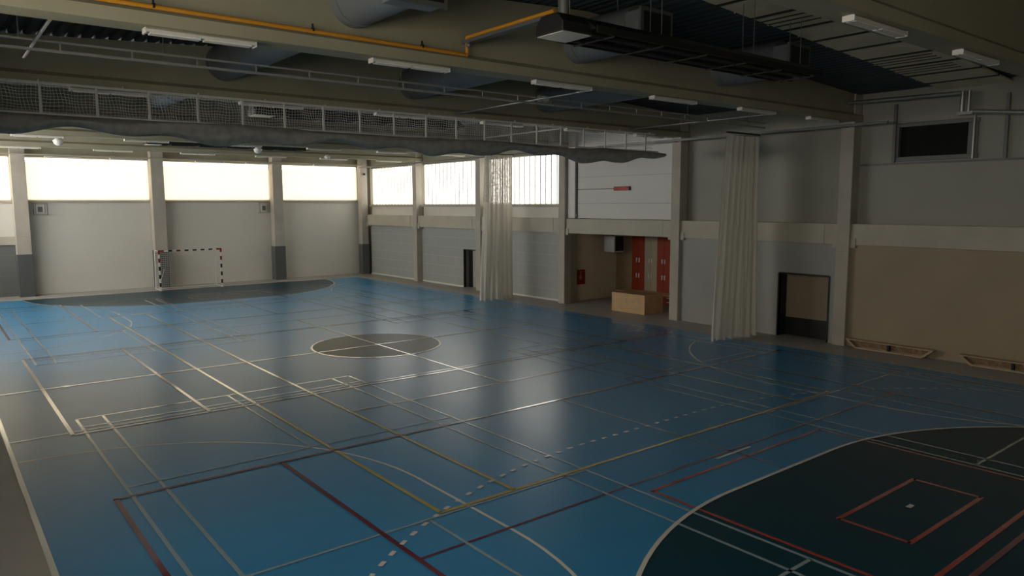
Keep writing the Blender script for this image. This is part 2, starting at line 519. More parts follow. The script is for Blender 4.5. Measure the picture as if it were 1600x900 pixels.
# ------------------------------------------------------------------ right wall
wr = MB()
XB = 11.22      # lower wall
XU = 11.48      # upper wall
XE = 11.75
def bay(i): return COLY[i+1]+.21, COLY[i]-.19
for i in range(7):
    y0, y1 = bay(i)
    if i == 6: y0 = YN-.3
    if i in (0, 1, 2):
        if i == 1:                                              # small doorway beside the column
            wr.box(XB+.15, XE, 11.55, y1, 0, 3.1, 0); wr.box(XB+.15, XE, y0, 11.55, 2.03, 3.1, 0)
        else: wr.box(XB+.15, XE, y0, y1, 0, 3.1, 0)
        wr.box(XU, XE, y0, y1, 3.7, 4.28, 4)
    elif i == 3: pass
    elif i == 4:
        wr.box(XB-.06, XE, -6.98, y1, 0, 3.1, 1); wr.box(XB-.06, XE, y0, -8.68, 0, 3.1, 1)
        wr.box(XB-.06, XE, -8.68, -6.98, 2.08, 3.1, 1)
        wr.box(XU, XE, y0, y1, 3.7, 8.3, 3)
    else:
        wr.box(XB-.06, XE, y0, y1, 0, 3.1, 2)
        if i == 5:
            wr.box(XU-.05, XE, y0, -12.3, 3.7, 8.3, 3); wr.box(XU-.05, XE, -10.45, y1, 3.7, 8.3, 3)
            wr.box(XU-.05, XE, -12.3, -10.45, 3.7, 5.68, 3); wr.box(XU-.05, XE, -12.3, -10.45, 6.54, 8.3, 3)
        else: wr.box(XU-.05, XE, y0, y1, 3.7, 8.3, 3)
    if i < 3: wr.box(XU, XE, y0, y1, 6.62, 8.3, 5)
for yc in COLY[:-1]: wr.box(XW+.4, XE, yc-.2, yc+.22, 0, 8.2, 5)
wr.box(XE, XE+.3, YN-.3, -2.6, 0, 8.3, 5)
wr.box(XE, XE+.3, 3.7, YF+.3, 3.1, 4.3, 5); wr.box(XE, XE+.3, 3.7, YF+.3, 6.6, 8.3, 5)
wr.box(XE, XE+.3, 3.85, 11.0, 0, 3.1, 5); wr.box(XE, XE+.3, 11.0, YF+.3, 0, 3.1, 5)
wr.box(XE, XE+.3, -2.6, 3.7, 3.1, 8.3, 5)
struct(wr.build('wall_right', ['block', 'smooth', 'brownwall', 'upanel', 'panel', 'beam']))
# precast lintel beams between the columns
for i in range(6):
    y0, y1 = bay(i)
    b = MB().box(XW+.1, XE, y0+.004, y1-.004, 3.11, 3.74)
    b.box(XW+.085, XW+.1, y0+.45, y0+.455, 3.12, 3.73)
    o = struct(b.build('trim_%d' % (i+1), ['lintel'])); bev(o, .012)
    bk = MB()
    for yy in (y0, y1-.16): bk.box(XW+.06, XE, yy, yy+.16, 3.02, 3.30)
    struct(bk.build('trim_%d' % (i+20), ['lintel']))
for i in range(3):
    y0, y1 = bay(i)
    window(5+i, 1, y0, y1, 4.34, 6.62, XE-.12, -1, 'glass', .38, .22)
# foot strip of the block wall
bs = MB()
for i in (0, 1, 2):
    y0, y1 = bay(i)
    if i == 1: y0 = 11.55
    bs.box(XB+.13, XB+.15, y0, y1, 0, .08)
struct(bs.build('baseboard_right', ['panel']))

# sectional white wall above the alcove
r = thing('wall_upper', None, None); struct(r)
sp = MB()
for z0, z1 in ((3.76, 4.385), (4.395, 5.485), (5.495, 6.60), (6.61, 7.5)): sp.box(XW+.2, XE-.02, -2.45, 2.72, z0, z1)
sp.box(XW+.23, XE-.02, -2.45, 2.72, 3.76, 7.5, 1)
o = sp.build('sectional_panel', ['panel2', 'steel'], r)
MB().box(XW+.16, XE-.02, 2.86, 3.30, 3.76, 7.5).build('jamb_panel', ['white_metal'], r)
r.name = 'wall_alcove_upper'
t = thing('chain_hoist', 'black hoist chain hanging in the slot left of the white wall panels', 'chain', (XW+.16, 2.79, 3.76))
MB().box(XW+.18, XW+.22, 2.72, 2.86, 3.76, 6.6).build('channel', ['black'], t)
ch = MB(); z = 3.84
while z < 6.3:
    ch.box(XW+.12, XW+.16, 2.76-.02*(int(z/.09) % 2), 2.80-.02*(int(z/.09) % 2), z, z+.06); z += .09
ch.build('chain', ['steel'], t)
MB().cyl((XW+.11, 2.74, 3.88), (XW+.17, 2.74, 3.88), .06, 12).build('wheel', ['steel'], t)

# LED sign
t = thing('led_display', 'small black display with glowing red letters on the white upper wall', 'display', (XW+.17, .12, 4.9))
o = MB().box(XW+.12, XW+.195, -.31, .55, 4.90, 5.06).build('casing', ['black'], t); bev(o, .01)
ld = MB()
glyph = {'A': '01110100011000111111100011000110001', 'B': '11110100011000111110100011000111110', '8': '01110100011000101110100011000101110',
         '0': '01110100011000110001100011000101110', '1': '00100011000010000100001000010001110'}
rows = 7; cols = 46; pat = {}
seq = [None, 2, 3, 4, 5, 6, 7]
rg = random.Random(3)
for c in range(cols):
    for q in range(rows):
        on = (c % 6 != 5) and (q in (0, 3, 6) or c % 6 in (0, 4)) and rg.random() < .78
        if c in (5, 6, 11): on = False
        if on:
            yy = .50 - c*(.76/cols); zz = 4.925 + q*.0165
            ld.box(XW+.116, XW+.12, yy-.005, yy+.005, zz-.004, zz+.004)
ld.build('led_letters', ['led'], t)
MB().box(XW+.17, XW+.199, .55, 2.70, 4.965, 5.0).build('cable_duct', ['steel'], t)

# ------------------------------------------------------------------ alcove
wa = MB()
wa.box(XW+.3, 15.0, 3.72, 3.95, 0, 3.12, 0)
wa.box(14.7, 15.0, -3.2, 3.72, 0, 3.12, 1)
wa.box(XE, 15.0, -3.4, -2.95, 0, 3.12, 0)
wa.box(XE, 15.0, -3.4, 3.95, 3.12, 3.3, 2)
struct(wa.build('wall_alcove', ['alcove', 'alcback', 'beam']))
t = thing('hose_cabinet', 'red fire hose cabinet with white symbol on the alcove side wall', 'fire cabinet', (12.24, 3.7, .72))
o = MB().box(11.92, 12.56, 3.62, 3.715, .74, 1.41).build('box', ['hosered'], t); bev(o, .012)
o = MB().box(11.94, 12.54, 3.605, 3.62, .76, 1.39).build('door', ['hosered'], t); bev(o, .006)
sy = MB()
def ring(b, cx, cz, y, r, w=.012, n=18, m=0):
    for k in range(n):
        a0, a1 = 2*PI*k/n, 2*PI*(k+1)/n
        b.prism([(cx+(r-w)*math.cos(a0), cz+(r-w)*math.sin(a0)), (cx+r*math.cos(a0), cz+r*math.sin(a0)),
                 (cx+r*math.cos(a1), cz+r*math.sin(a1)), (cx+(r-w)*math.cos(a1), cz+(r-w)*math.sin(a1))], 1, y, y+.004, m)
ring(sy, 12.25, 1.08, 3.601, .075); ring(sy, 12.25, 1.08, 3.601, .03)
sy.box(12.22, 12.28, 3.601, 3.605, .975, .99).box(12.21, 12.29, 3.601, 3.605, 1.165, 1.175)
sy.box(12.21, 12.29, 3.601, 3.605, 1.24, 1.262).box(12.21, 12.29, 3.601, 3.605, 1.31, 1.332)
sy.build('hose_symbol', ['white'], t)
# ceiling cassette
t = thing('air_heater', 'white and black box hung below the alcove ceiling', 'heater', (13.7, 2.9, 2.2))
o = MB().box(13.30, 13.95, 2.55, 3.18, 2.20, 2.93).build('case', ['panel2'], t); bev(o, .015)
MB().box(13.38, 13.90, 2.535, 2.55, 2.26, 2.90).build('black_grille', ['black'], t)
MB().box(13.45, 13.5, 2.8, 2.85, 2.93, 3.12).box(13.8, 13.85, 2.8, 2.85, 2.93, 3.12).build('hanger', ['steel'], t)
# lockers
lab = ['tall red locker next to the bare alcove wall', 'tall beige locker standing between the two red ones', 'tall red locker beside the concrete column']
W = .735
bedge = 2.28
tb = thing('locker_bench', 'long low bench of red drawers under the lockers, wooden seat board', 'bench', (14.0, 0, 0))
o = MB().box(13.55, 14.68, -2.9, 2.62, .46, .50).build('seat_board', ['wood'], tb); bev(o, .008)
MB().box(13.75, 14.68, -2.9, 2.5, .05, .46).box(13.8, 14.68, -2.9, 2.45, 0, .05).build('carcass', ['lockred'], tb)
yy = 2.28
i = 0
while yy > -2.7:
    for z0, z1 in ((.07, .25), (.26, .44)):
        d = MB().box(13.73, 13.75, yy-W+.012, yy-.012, z0, z1).build('drawer', ['lockred'], tb)
        MB().box(13.70, 13.73, yy-.42, yy-.24, z1-.085, z1-.055).build('handle', ['white_metal'], d)
    yy -= W; i += 1
    if i > 5: break
for i in range(6):
    y1 = bedge - i*W; y0 = y1 - W
    if y0 < -2.9: break
    c = 'lockbeige' if i % 2 else 'lockred'
    if i > 2: lbl = 'tall %s locker hidden behind the column, %s of the row' % ('beige' if i % 2 else 'red', ['', '', '', 'fourth', 'fifth', 'last'][i])
    else: lbl = lab[i]
    t = thing('locker', lbl, 'locker', (14.4, (y0+y1)/2, .505), 'lockers in the alcove')
    MB().box(14.22, 14.69, y0+.004, y1-.004, .505, 3.08).build('carcass', [c], t)
    for z0, z1, hz in ((.52, 1.50, 1.16), (1.51, 3.07, 1.86)):
        for k, (a, b) in enumerate(((y0+.008, (y0+y1)/2-.004), ((y0+y1)/2+.004, y1-.008))):
            d = MB().box(14.2, 14.22, a, b, z0, z1).build('door', [c], t)
            hy = (b-.07) if k == 0 else (a+.07)
            MB().box(14.165, 14.2, hy-.02, hy+.02, hz-.10, hz+.10).build('handle', ['white_metal'], d)
# reception desk
t = thing('counter', 'pale wooden counter box standing in front of the lockers', 'counter', (11.7, -.28, 0))
o = MB().box(11.15, 12.25, -1.17, -1.12, 0, .77).box(11.15, 12.25, .55, .60, 0, .77).box(11.15, 11.19, -1.12, .55, 0, .77).box(12.05, 12.08, -1.12, .55, .03, .70).build('body', ['wood'], t); bev(o, .006)
o = MB().box(11.19, 12.25, -1.12, .55, .70, .735).build('top', ['alcback'], t)

# ------------------------------------------------------------------ doors
d = thing('door_1', None, None); struct(d)
MB().box(XB-.10, XB+.10, -6.98, -6.94, 0, 2.10).box(XB-.10, XB+.10, -8.72, -8.68, 0, 2.10).box(XB-.10, XB+.10, -8.68, -6.98, 2.08, 2.12).build('door_frame', ['black'], d)
MB().box(XB+.05, XB+.45, -6.998, -6.98, 0, 2.08).box(XB+.05, XB+.45, -8.68, -8.665, 0, 2.08).box(XB+.05, XB+.45, -8.68, -6.98, 2.05, 2.08).build('reveal', ['black'], d)
MB().box(XB+.36, XB+.42, -8.66, -7.0, .60, 2.05).build('door_leaf', ['leafbeige'], d)
MB().box(XB+.30, XB+.42, -8.66, -7.0, .0, .60).build('kick_panel', ['black'], d)
d = thing('door_2', None, None); struct(d)
MB().box(XB+.12, XB+.25, 11.50, 11.55, 0, 2.03).box(XB+.12, XB+.25, 9.96, 11.5, 1.99, 2.03).build('door_frame', ['black'], d)
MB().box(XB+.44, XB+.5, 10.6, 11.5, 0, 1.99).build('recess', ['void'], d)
MB().box(XB+.38, XB+.44, 9.98, 11.05, 0.02, 1.95).build('door_leaf', ['smooth'], d)

# ------------------------------------------------------------------ dark wall opening with steel frame
d = thing('window_8', None, None); struct(d)
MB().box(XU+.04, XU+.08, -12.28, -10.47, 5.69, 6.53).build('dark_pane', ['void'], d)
f = MB()
f.box(XU-.10, XU-.03, -12.55, -10.30, 5.56, 5.69).box(XU-.10, XU-.03, -12.55, -10.30, 6.53, 6.64)
f.box(XU-.10, XU-.03, -10.47, -10.30, 5.69, 6.53).box(XU-.10, XU-.03, -12.52, -12.28, 5.69, 6.53)
o = f.build('window_frame', ['steel'], d); bev(o, .01)
t = thing('wall_rail', 'grey steel rail grid fixed round the dark wall opening', 'rail', (XU-.1, -12, 5.5))
MB().box(XU-.09, XU-.052, -15.1, -9.36, 5.47, 5.53).build('bottom_rail', ['steel'], t)
for yy in (-10.36, -13.20):
    MB().box(XU-.16, XU-.10, yy-.04, yy+.04, 5.53, 7.2).build('upright', ['steel'], t)
MB().cyl((XU-.17, -12.45, 5.56), (XU-.17, -12.45, 6.7), .03, 10).build('chrome_rod', ['galv'], t)
t = thing('ventilation_pipe', 'shiny metal pipe stepping down along the right wall', 'pipe', (10.75, -10.5, 7))
pp = MB().path([(10.72, -8.95, 7.30), (10.72, -12.30, 7.24)], .055, 12).build('upper_run', ['galv'], t)
MB().cyl((10.72, -12.34, 6.70), (10.72, -12.34, 7.28), .06, 12).cyl((10.72, -12.5, 6.70), (10.72, -12.5, 7.28), .045, 12).box(10.64, 10.80, -12.62, -12.26, 6.66, 6.74).build('drop_pipe', ['galv'], t)
MB().cyl((10.72, -12.62, 6.73), (10.72, -15.1, 6.45), .06, 12).build('lower_run', ['galv'], t)
t = thing('curtain_rail', 'long thin steel rail running along the right wall at curtain height', 'rail', (10.6, 5, 6.6))
MB().box(10.57, 10.63, -10.5, 21.7, 6.60, 6.68).build('rail', ['steel'], t)
for yc in COLY[1:6]:
    MB().box(10.63, 11.0, yc-.03, yc+.03, 6.61, 6.66).build('bracket', ['steel'], t)

# ------------------------------------------------------------------ ducts along the hall
dl = ['grey round air duct on the left passing through the roof beams',
      'grey round air duct in the middle passing through the roof beams',
      'grey round air duct on the right passing through the roof beams']
for (xc, r_), l in zip(((-5.25, .40), (-.32, .40), (4.42, .40)), dl):
    t = thing('air_duct', l, 'duct', (xc, -5, 7.55), 'round air ducts under the roof')
    b = MB().cyl((xc, -10.95, 7.58), (xc, 8.6, 7.58), r_, 28)
    b.build('tube', ['duct'], t)
    cl = MB()
    for yy in (-9.5, -7.4, -4.4, -3.1, -1.0, 1.2, 3.0, 5.8): cl.cyl((xc, yy-.03, 7.58), (xc, yy+.03, 7.58), r_+.012, 28)
    cl.build('collar', ['duct'], t)
    e = MB().box(xc-.40, xc+.40, -11.32, -10.95, 7.16, 7.80)
    o = e.build('end_box', ['duct'], t); bev(o, .02)
    g = MB()
    g.box(xc-.43, xc+.43, -11.37, -11.32, 7.13, 7.83, 0).box(xc-.36, xc+.36, -11.382, -11.37, 7.2, 7.76, 1)
    g.build('grille', ['steel', 'black'], t)
    hg = MB()
    for yy in (-10.4, -5.8, .4, 6.0): hg.cyl((xc, yy, 7.9), (xc, yy, roofz(xc)+.02), .012, 6)
    hg.build('hanger', ['steel'], t)

# ------------------------------------------------------------------ radiant heaters
def heater(yc, label, x0=-3.55, x1=3.3, z=6.84):
    t = thing('radiant_heater', label, 'heater', (0, yc, z), 'long black radiant heaters')
    h = MB()
    prof = [(-.42, z+.08), (-.17, z+.27), (.17, z+.27), (.42, z+.08)]
    h.prism([(yc+p[0], p[1]) for p in prof[:4]] , 0, x0+.55, x1)
    h.build('reflector_hood', ['black'], t)
    tb = MB()
    for dy in (-.2, .2): tb.cyl((x0+.5, yc+dy, z+.035), (x1-.08, yc+dy, z+.035), .04, 10)
    tb.build('heating_tube', ['black'], t)
    e = MB()
    for dy in (-.45, .43): e.box(x0+.55, x1, yc+dy, yc+dy+.02, z+.02, z+.12)
    for i in range(6):
        xx = x0+.9+i*1.12; e.box(xx, xx+.02, yc-.44, yc+.44, z-.01, z+.015)
    e.build('edge_rail', ['black'], t)
    b = MB().prism([(yc-.30, z), (yc+.30, z), (yc+.30, z+.14), (yc+.18, z+.27), (yc-.18, z+.27), (yc-.30, z+.14)], 0, x0, x0+.6, 0)
    o = b.build('burner_box', ['black'], t); bev(o, .02)
    MB().box(x0+.02, x0+.58, yc-.28, yc+.28, z-.012, z).build('white_base', ['galvpale'], t)
    hg = MB()
    for xx in (x0+.3, -1.2, 1.4, x1-.3):
        hg.cyl((xx, yc-.12, z+.26), (xx, yc-.12, roofz(xx)+.03), .008, 6); hg.cyl((xx, yc+.12, z+.26), (xx, yc+.12, roofz(xx)+.03), .008, 6)
    hg.build('hanger', ['steel'], t)
    fl_ = MB().cyl((x0+.3, yc, z+.26), (x0+.3, yc, roofz(x0)+.03), .08, 14)
    fl_.build('flue', ['steel'], t)
    return t
heater(-12.1, 'long black radiant heater hanging in front of the big brown roof beam')
heater(.3, 'long black radiant heater seen through the raised netting')
heater(12.7, 'long black radiant heater with pale left end below the folded net')

# ------------------------------------------------------------------ yellow gas pipe
t = thing('gas_pipe', 'yellow gas pipe clamped along the big brown roof beam', 'pipe', (-6, -9.34, 7.03))
yb = -9.43
MB().path([(XL+.06, yb, 7.03), (-3.12, yb, 7.0), (-3.12, yb, 7.30), (-3.12, -11.75, 7.30)], .032, 12).build('pipe', ['yellowpipe'], t)
cb = MB()
for xx in (-10.6, -8.25, -6.0, -4.05):
    cb.cyl((xx-.015, yb, 7.03), (xx+.015, yb, 7.03), .042, 12).box(xx-.012, xx+.012, yb, -9.28, 7.02, 7.05).box(xx-.012, xx+.012, yb-.012, yb+.012, 7.03, 7.12)
cb.build('clamp', ['black'], t)
MB().ball((-3.12, yb-.05, 7.16), .05, 0).build('valve', ['steel'], t)
t = thing('steel_bracket', 'thin grey steel angle under the yellow pipe stub leading to the heater', 'bracket', (-3.1, -10.5, 7.25))
MB().box(-3.16, -3.02, -11.6, -9.31, 7.20, 7.26).build('angle', ['steel'], t)

# ------------------------------------------------------------------ strip lamps under the beams
def lamp0(loc, label):
    t = thing('ceiling_lamp', label, 'lamp', loc, 'strip lamps under the roof beams')
    x, y, z = loc
    L = .74
    b = MB().prism([(y-.08, z+.02), (y+.08, z+.02), (y+.08, z+.06), (y+.05, z+.085), (y-.05, z+.085), (y-.08, z+.06)], 0, x-L, x+L)
    b.build('housing', ['lampbody'], t)
    d = MB()
    for dy in (-.038, .038): d.box(x-L+.05, x-.03, y+dy-.030, y+dy+.030, z, z+.02).box(x+.03, x+L-.05, y+dy-.030, y+dy+.030, z, z+.02)
    d.build('diffuser', ['diffuser'], t)
    c = MB().box(x-L-.02, x-L, y-.082, y+.082, z+.0, z+.075).box(x+L, x+L+.02, y-.082, y+.082, z+.0, z+.075)
    c.build('end_cap', ['white_metal'], t)
    return t
LX = [-7.58, -4.15, -.63, 2.83, 6.15, 9.4]
ordn = ['first', 'second', 'third', 'fourth', 'fifth', 'sixth']
bn = {-15.4: 'nearest olive beam at upper right', -9.15: 'big brown beam with the yellow pipe', -2.72: 'beam above the raised net frame',
      9.75: 'first beam below the folded net', 15.85: 'beam closest to the bright end wall'}
first = None
zl = BZ0-.086
for yc, n in bn.items():
    for i, xx in enumerate(LX):
        l = 'white strip lamp under the %s, %s from the left' % (n, ordn[i])
        if yc == -15.4 and i in (0, 1, 5): continue
        if first is None: first = lamp0((xx, yc-.06, zl), l)
        else: copy_tree(first, (xx, yc-.06, zl), l)
# lamps close to the end wall, hung in front of the windows
for i, xx in enumerate((-9.0, -5.3, -2.5, 1.6, 4.3, 8.3)):
    copy_tree(first, (xx, 21.55, 6.66), 'white strip lamp hung along the end wall windows, %s from the left' % ordn[i])
hg = MB()
er = MB().box(-12, 10.9, 21.48, 21.6, 6.76, 6.82)
tag(er.build('mounting_rail', ['concrete']), 'pale rail across the top of the end wall windows', 'rail')

# round smoke detectors / ceiling speakers
sdl = [(-3.92, -7.0, 'white round smoke detector under the dark roof left of centre'), ]
def dome(loc, r, label, zs=.6, g=None):
    t = thing('smoke_detector', label, 'detector', loc, g)
    MB().cyl((loc[0], loc[1], loc[2]), (loc[0], loc[1], loc[2]+.05), r, 18).build('base', ['white_metal'], t)
    MB().ball((loc[0], loc[1], loc[2]), r*.9, 0, 18, 8, -1, zs).build('cap', ['white_metal'], t)
    MB().cyl((loc[0], loc[1], loc[2]+.05), (loc[0], loc[1], roofz(loc[0])+.03), .01, 6).build('stem', ['steel'], t)
    return t
dome((-4.84, -7.2, 7.27), .10, 'white round detector under the dark roof between the two nearest big beams', .5)
t = thing('wall_camera', 'small dark camera near the top of the corner column', 'camera', (10.9, 21.7, 6.25))
MB().ball((10.93, 21.68, 6.25), .075, 0, 14, 8).build('lens', ['black'], t)
MB().box(10.87, 10.99, 21.7, 21.745, 6.17, 6.33).build('bracket', ['white_metal'], t)
t = thing('ceiling_flood_lamp', 'small grey floodlight fixed to the ladder truss in mid hall', 'lamp', (1.15, -6.5, 6.85))
o = MB().box(1.08, 1.36, -6.56, -6.426, 6.86, 7.0).build('case', ['palesteel'], t); bev(o, .01)
MB().box(1.11, 1.33, -6.575, -6.56, 6.88, 6.98).build('lens', ['diffuser'], t)
dome((-6.9, 10.3, 6.62), .17, 'white domed detector left of the far black heater', .9)
dome((.2, 10.3, 6.62), .17, 'white domed detector right of the far black heater', .9)
dome((4.5, 13.0, 6.62), .14, 'white domed detector near the far corner windows', .9)

# ------------------------------------------------------------------ curtain trusses and white net curtains
def truss(yc, label, x1=10.9):
    t = thing('curtain_truss', label, 'truss', (0, yc, 6.75), 'steel curtain trusses')
    MB().box(XL+.2, x1, yc-.025, yc+.025, 6.80, 6.84).build('bottom_rail', ['palesteel'], t)
    MB().box(XL+.2, x1, yc-.02, yc+.02, 6.95, 6.98).build('top_rail', ['palesteel'], t)
    v = MB(); xx = -10.0
    while xx < x1:
        v.box(xx-.012, xx+.012, yc-.012, yc+.012, 6.84, 6.95); xx += 1.05
    v.build('rung', ['palesteel'], t)
    h = MB()
    for q in (-9.5, -7.4, -2.7, 2.2, 6.9, 9.9): h.cyl((q, yc, 6.98), (q, yc, roofz(q)+.03), .01, 6)
    h.build('hanger', ['steel'], t)
truss(-6.4, 'thin grey ladder truss crossing the hall in front of the net frame')
truss(6.3, 'thin grey ladder truss crossing the hall behind the folded net')
def rod(x, y0, y1, z, label, r=.025):
    o = MB().cyl((x, y0, z), (x, y1, z), r, 8).build('steel_rod', ['galv'])
    tag(o, label, 'rod', 'steel rods between the beams')
rod(-9.33, -9.0, -5.2, 6.88, 'grey steel rod at the upper left picture edge')
rod(1.0, -8.9, -2.96, 6.895, 'thin pale steel rod between the brown beam and the net frame')
rod(8.2, -8.9, -2.96, 6.895, 'thin pale steel rod near the right wall between two roof beams')
rod(6.2, -2.5, 3.3, 6.90, 'thin pale steel rod seen through the right part of the raised netting')

def curtain(x0, x1, yc, ztop, zlace, label, flare, seed):
    rg = random.Random(seed)
    t = thing('net_curtain', label, 'curtain', ((x0+x1)/2, yc, 0), 'white net curtains by the right wall')
    MB().box(x0-.05, x1+.05, yc-.03, yc+.03, ztop, ztop+.05).build('track', ['black'], t)
    NX, NZ = 320, 34
    ph = [rg.random()*6.28 for _ in range(6)]
    def pt(u, v):
        z = v*(ztop-.03)+.03 + (.05*math.sin(u*24+ph[4])*(1-v)**4)
        k = (1-v)
        cx = x0+(x1-x0)*u - flare*k*(1-u) - .10*k*math.sin(u*3)
        f = (.05 + .06*k)
        yy = yc + f*math.sin(u*38+ph[0]+.6*math.sin(v*3+ph[1])) + .4*f*math.sin(u*83+ph[2]) + .10*k*math.sin(u*5+ph[3]) + .018*math.sin(u*190+2*math.sin(v*2))
        cx += .02*math.sin(u*61+ph[5])
        return (cx, yy, z)
    for nm, v0, v1, m in (('fabric', 0, zlace/ztop, 'curtain'), ('lace_top', zlace/ztop, 1, 'curtain_top')):
        if v1 - v0 < .02: continue
        vs = [pt(i/NX, v0+(v1-v0)*j/NZ) for j in range(NZ+1) for i in range(NX+1)]
        fs = [(j*(NX+1)+i, j*(NX+1)+i+1, (j+1)*(NX+1)+i+1, (j+1)*(NX+1)+i) for j in range(NZ) for i in range(NX)]
        MB().add(vs, fs, 0, True).build(nm, [m], t, fix=False)
    hk = MB()
    for i in range(10):
        xx = x0+(x1-x0)*(i+.5)/10; hk.cyl((xx, yc, ztop-.03), (xx, yc, ztop+.01), .008, 5)
    hk.build('hook', ['steel'], t)
    return t
curtain(8.93, 10.50, 6.3, 6.58, 4.45, 'white net curtain bunched in front of the bright side windows', .22, 1)
curtain(8.90, 10.55, -6.4, 6.55, 6.5, 'white net curtain bunched by the wall left of the wide dark doorway', .42, 2)

# ------------------------------------------------------------------ raised divider net
yn = -3.03
t = thing('divider_net', 'raised divider net with white posts and folded curtain under the dark beam', 'net', (0, yn, 6.2))
ZT, ZB = 6.80, 6.20
MB().box(-11.6, 9.4, yn-.02, yn+.02, ZT-.045, ZT).build('top_rail', ['white_metal'], t)
MB().box(-11.6, 9.6, yn-.018, yn+.018, ZB-.03, ZB).build('bottom_rail', ['white_metal'], t)
for k in range(21):
    xx = -10.86 + k*.988
    MB().box(xx-.022, xx+.022, yn-.03, yn-.002, ZB, ZT-.01).build('post', ['white_metal'], t)
ns = MB(); rg = random.Random(5)
def sx_(x, z): return .012*math.sin(x*7.3+z*9) + .010*math.sin(x*13.1-z*5)
def sag(x): return .05*abs(math.sin(x*PI/.30))**.7
def ribbon(b, pts, w):
    """thin netting cord: three-sided tube following the points"""
    o = len(b.v); n = len(pts)
    for p in pts:
        for k in range(3):
            a = 2*PI*k/3; b.v.append((p[0]+w*math.cos(a)*.7, p[1]+w*math.sin(a), p[2]+w*math.cos(a)))
    for i in range(n-1):
        for k in range(3):
            b.f.append((o+3*i+k, o+3*i+(k+1) % 3, o+3*i+3+(k+1) % 3, o+3*i+3+k)); b.m.append(0); b.s.append(False)
cell = .062
x = -11.5
while x < 9.35:
    pts = []
    for j in range(9):
        z = ZB + (ZT-.05-ZB)*j/8
        pts.append((x + sx_(x, z)*1.3, yn+.012 + .02*math.sin(x*4.1+z*6), z))
    ribbon(ns, pts, .0055)
    x += cell
z = ZB+.03
while z < ZT-.07:
    pts = []
    x = -11.5
    while x < 9.36:
        dz = -.028*math.sin(x*PI/.5)**2*(.4+.6*(z-ZB)/(ZT-ZB)) + .008*math.sin(x*3.1+z*20)
        pts.append((x, yn+.012+.02*math.sin(x*4.1+z*6), z+dz)); x += .1
    ribbon(ns, pts, .0055)
    z += cell
ns.build('netting', ['string'], t, fix=False)
# folded curtain bundle below
bg = MB(); NX, NA = 240, 18; vs = []
for i in range(NX+1):
    x = -11.6 + (9.95+11.6)*i/NX
    e = min(1, (9.95-x)/.9)
    h = (.17 + .05*math.sin(x*1.05+.8) + .03*math.sin(x*3.3+1))*(.35+.65*e)
    w = (.20 + .03*math.sin(x*2.1))*(.4+.6*e)
    zc = ZB - .03 - h + .03*math.sin(x*.9) - .05*max(0, (x-8)/2)
    for k in range(NA):
        a = 2*PI*k/NA
        rr = 1 + .10*math.sin(5*a+x*1.7) + .06*math.sin(9*a-x*2.9)
        vs.append((x, yn+w*math.cos(a)*rr, min(zc + h*math.sin(a)*rr, ZB-.005)))
fs = [(i*NA+k, i*NA+(k+1) % NA, (i+1)*NA+(k+1) % NA, (i+1)*NA+k) for i in range(NX) for k in range(NA)]
fs += [tuple(range(NA))[::-1], tuple(NX*NA+k for k in range(NA))]
bg.add(vs, fs, 0, True).build('folded_curtain', ['bag'], t)
hk = MB()
for k in range(14):
    xx = -10.4+k*1.5; hk.box(xx-.012, xx+.012, yn-.01, yn+.01, ZT, ZT+.02)
    hk.ball((xx, yn-.04, ZT+.02), .02, 0, 6, 4)
hk.build('pulley', ['white_metal'], t)

# ------------------------------------------------------------------ light ceiling panels near the upper right
pn = MB()
x = 0.0; idx = 0
while x < 10.8:
    xa, xb = x+.004, x+1.146
    za, zb = roofz(xa)-.10, roofz(xb)-.10
    b = MB()
    y0, y1 = -13.25, -11.55
    segs = [(xa, 0), (xa+.03, .03), (xb-.03, .03), (xb, 0)]
    vs = []
    for xx, dz in ((xa, .03), (xa+.02, 0), (xb-.02, 0), (xb, .03)):
        for yy in (y0, y1): vs.append((xx, yy, roofz(xx)-.10+dz))
    for xx in (xa, xb):
        for yy in (y0, y1): vs.append((xx, yy, roofz(xx)-.06))
    b.add(vs, [(0, 1, 3, 2), (2, 3, 5, 4), (4, 5, 7, 6), (8, 9, 11, 10), (0, 8, 9, 1), (6, 7, 11, 10), (0, 2, 4, 6, 10, 8), (1, 3, 5, 7, 11, 9)])
    b.box((xa+xb)/2-.01, (xa+xb)/2+.01, y1-.02, y1+.004, roofz((xa+xb)/2)-.125, roofz((xa+xb)/2)-.09)
    o = b.build('ceiling_panel', ['cpanel'])
    j = MB()
    zz = roofz(xa)
    j.box(xa, xa+.05, y0-.02, y1+.02, zz-.125, zz-.075)
    if idx in (2, 6, 7): 
        for q in ((.3, .36), (.55, .6), (.8, .85)): zq = roofz(xa+q[0]); j.box(xa+q[0], xa+q[1], y0+.3, y1, zq-.112, zq-.09)
    jj = j.build('joint_strip', ['black']); jj.parent = o
    tag(o, 'dull beige metal ceiling panel beside the nearest beam, %s from the left in its row' % ['', 'second', 'third', 'fourth', 'fifth', 'sixth', 'seventh', 'eighth', 'ninth', 'tenth'][idx] if idx else
        'dull beige metal ceiling panel beside the nearest beam, leftmost of its row', 'ceiling panel', 'beige ceiling panels')
    x += 1.15; idx += 1

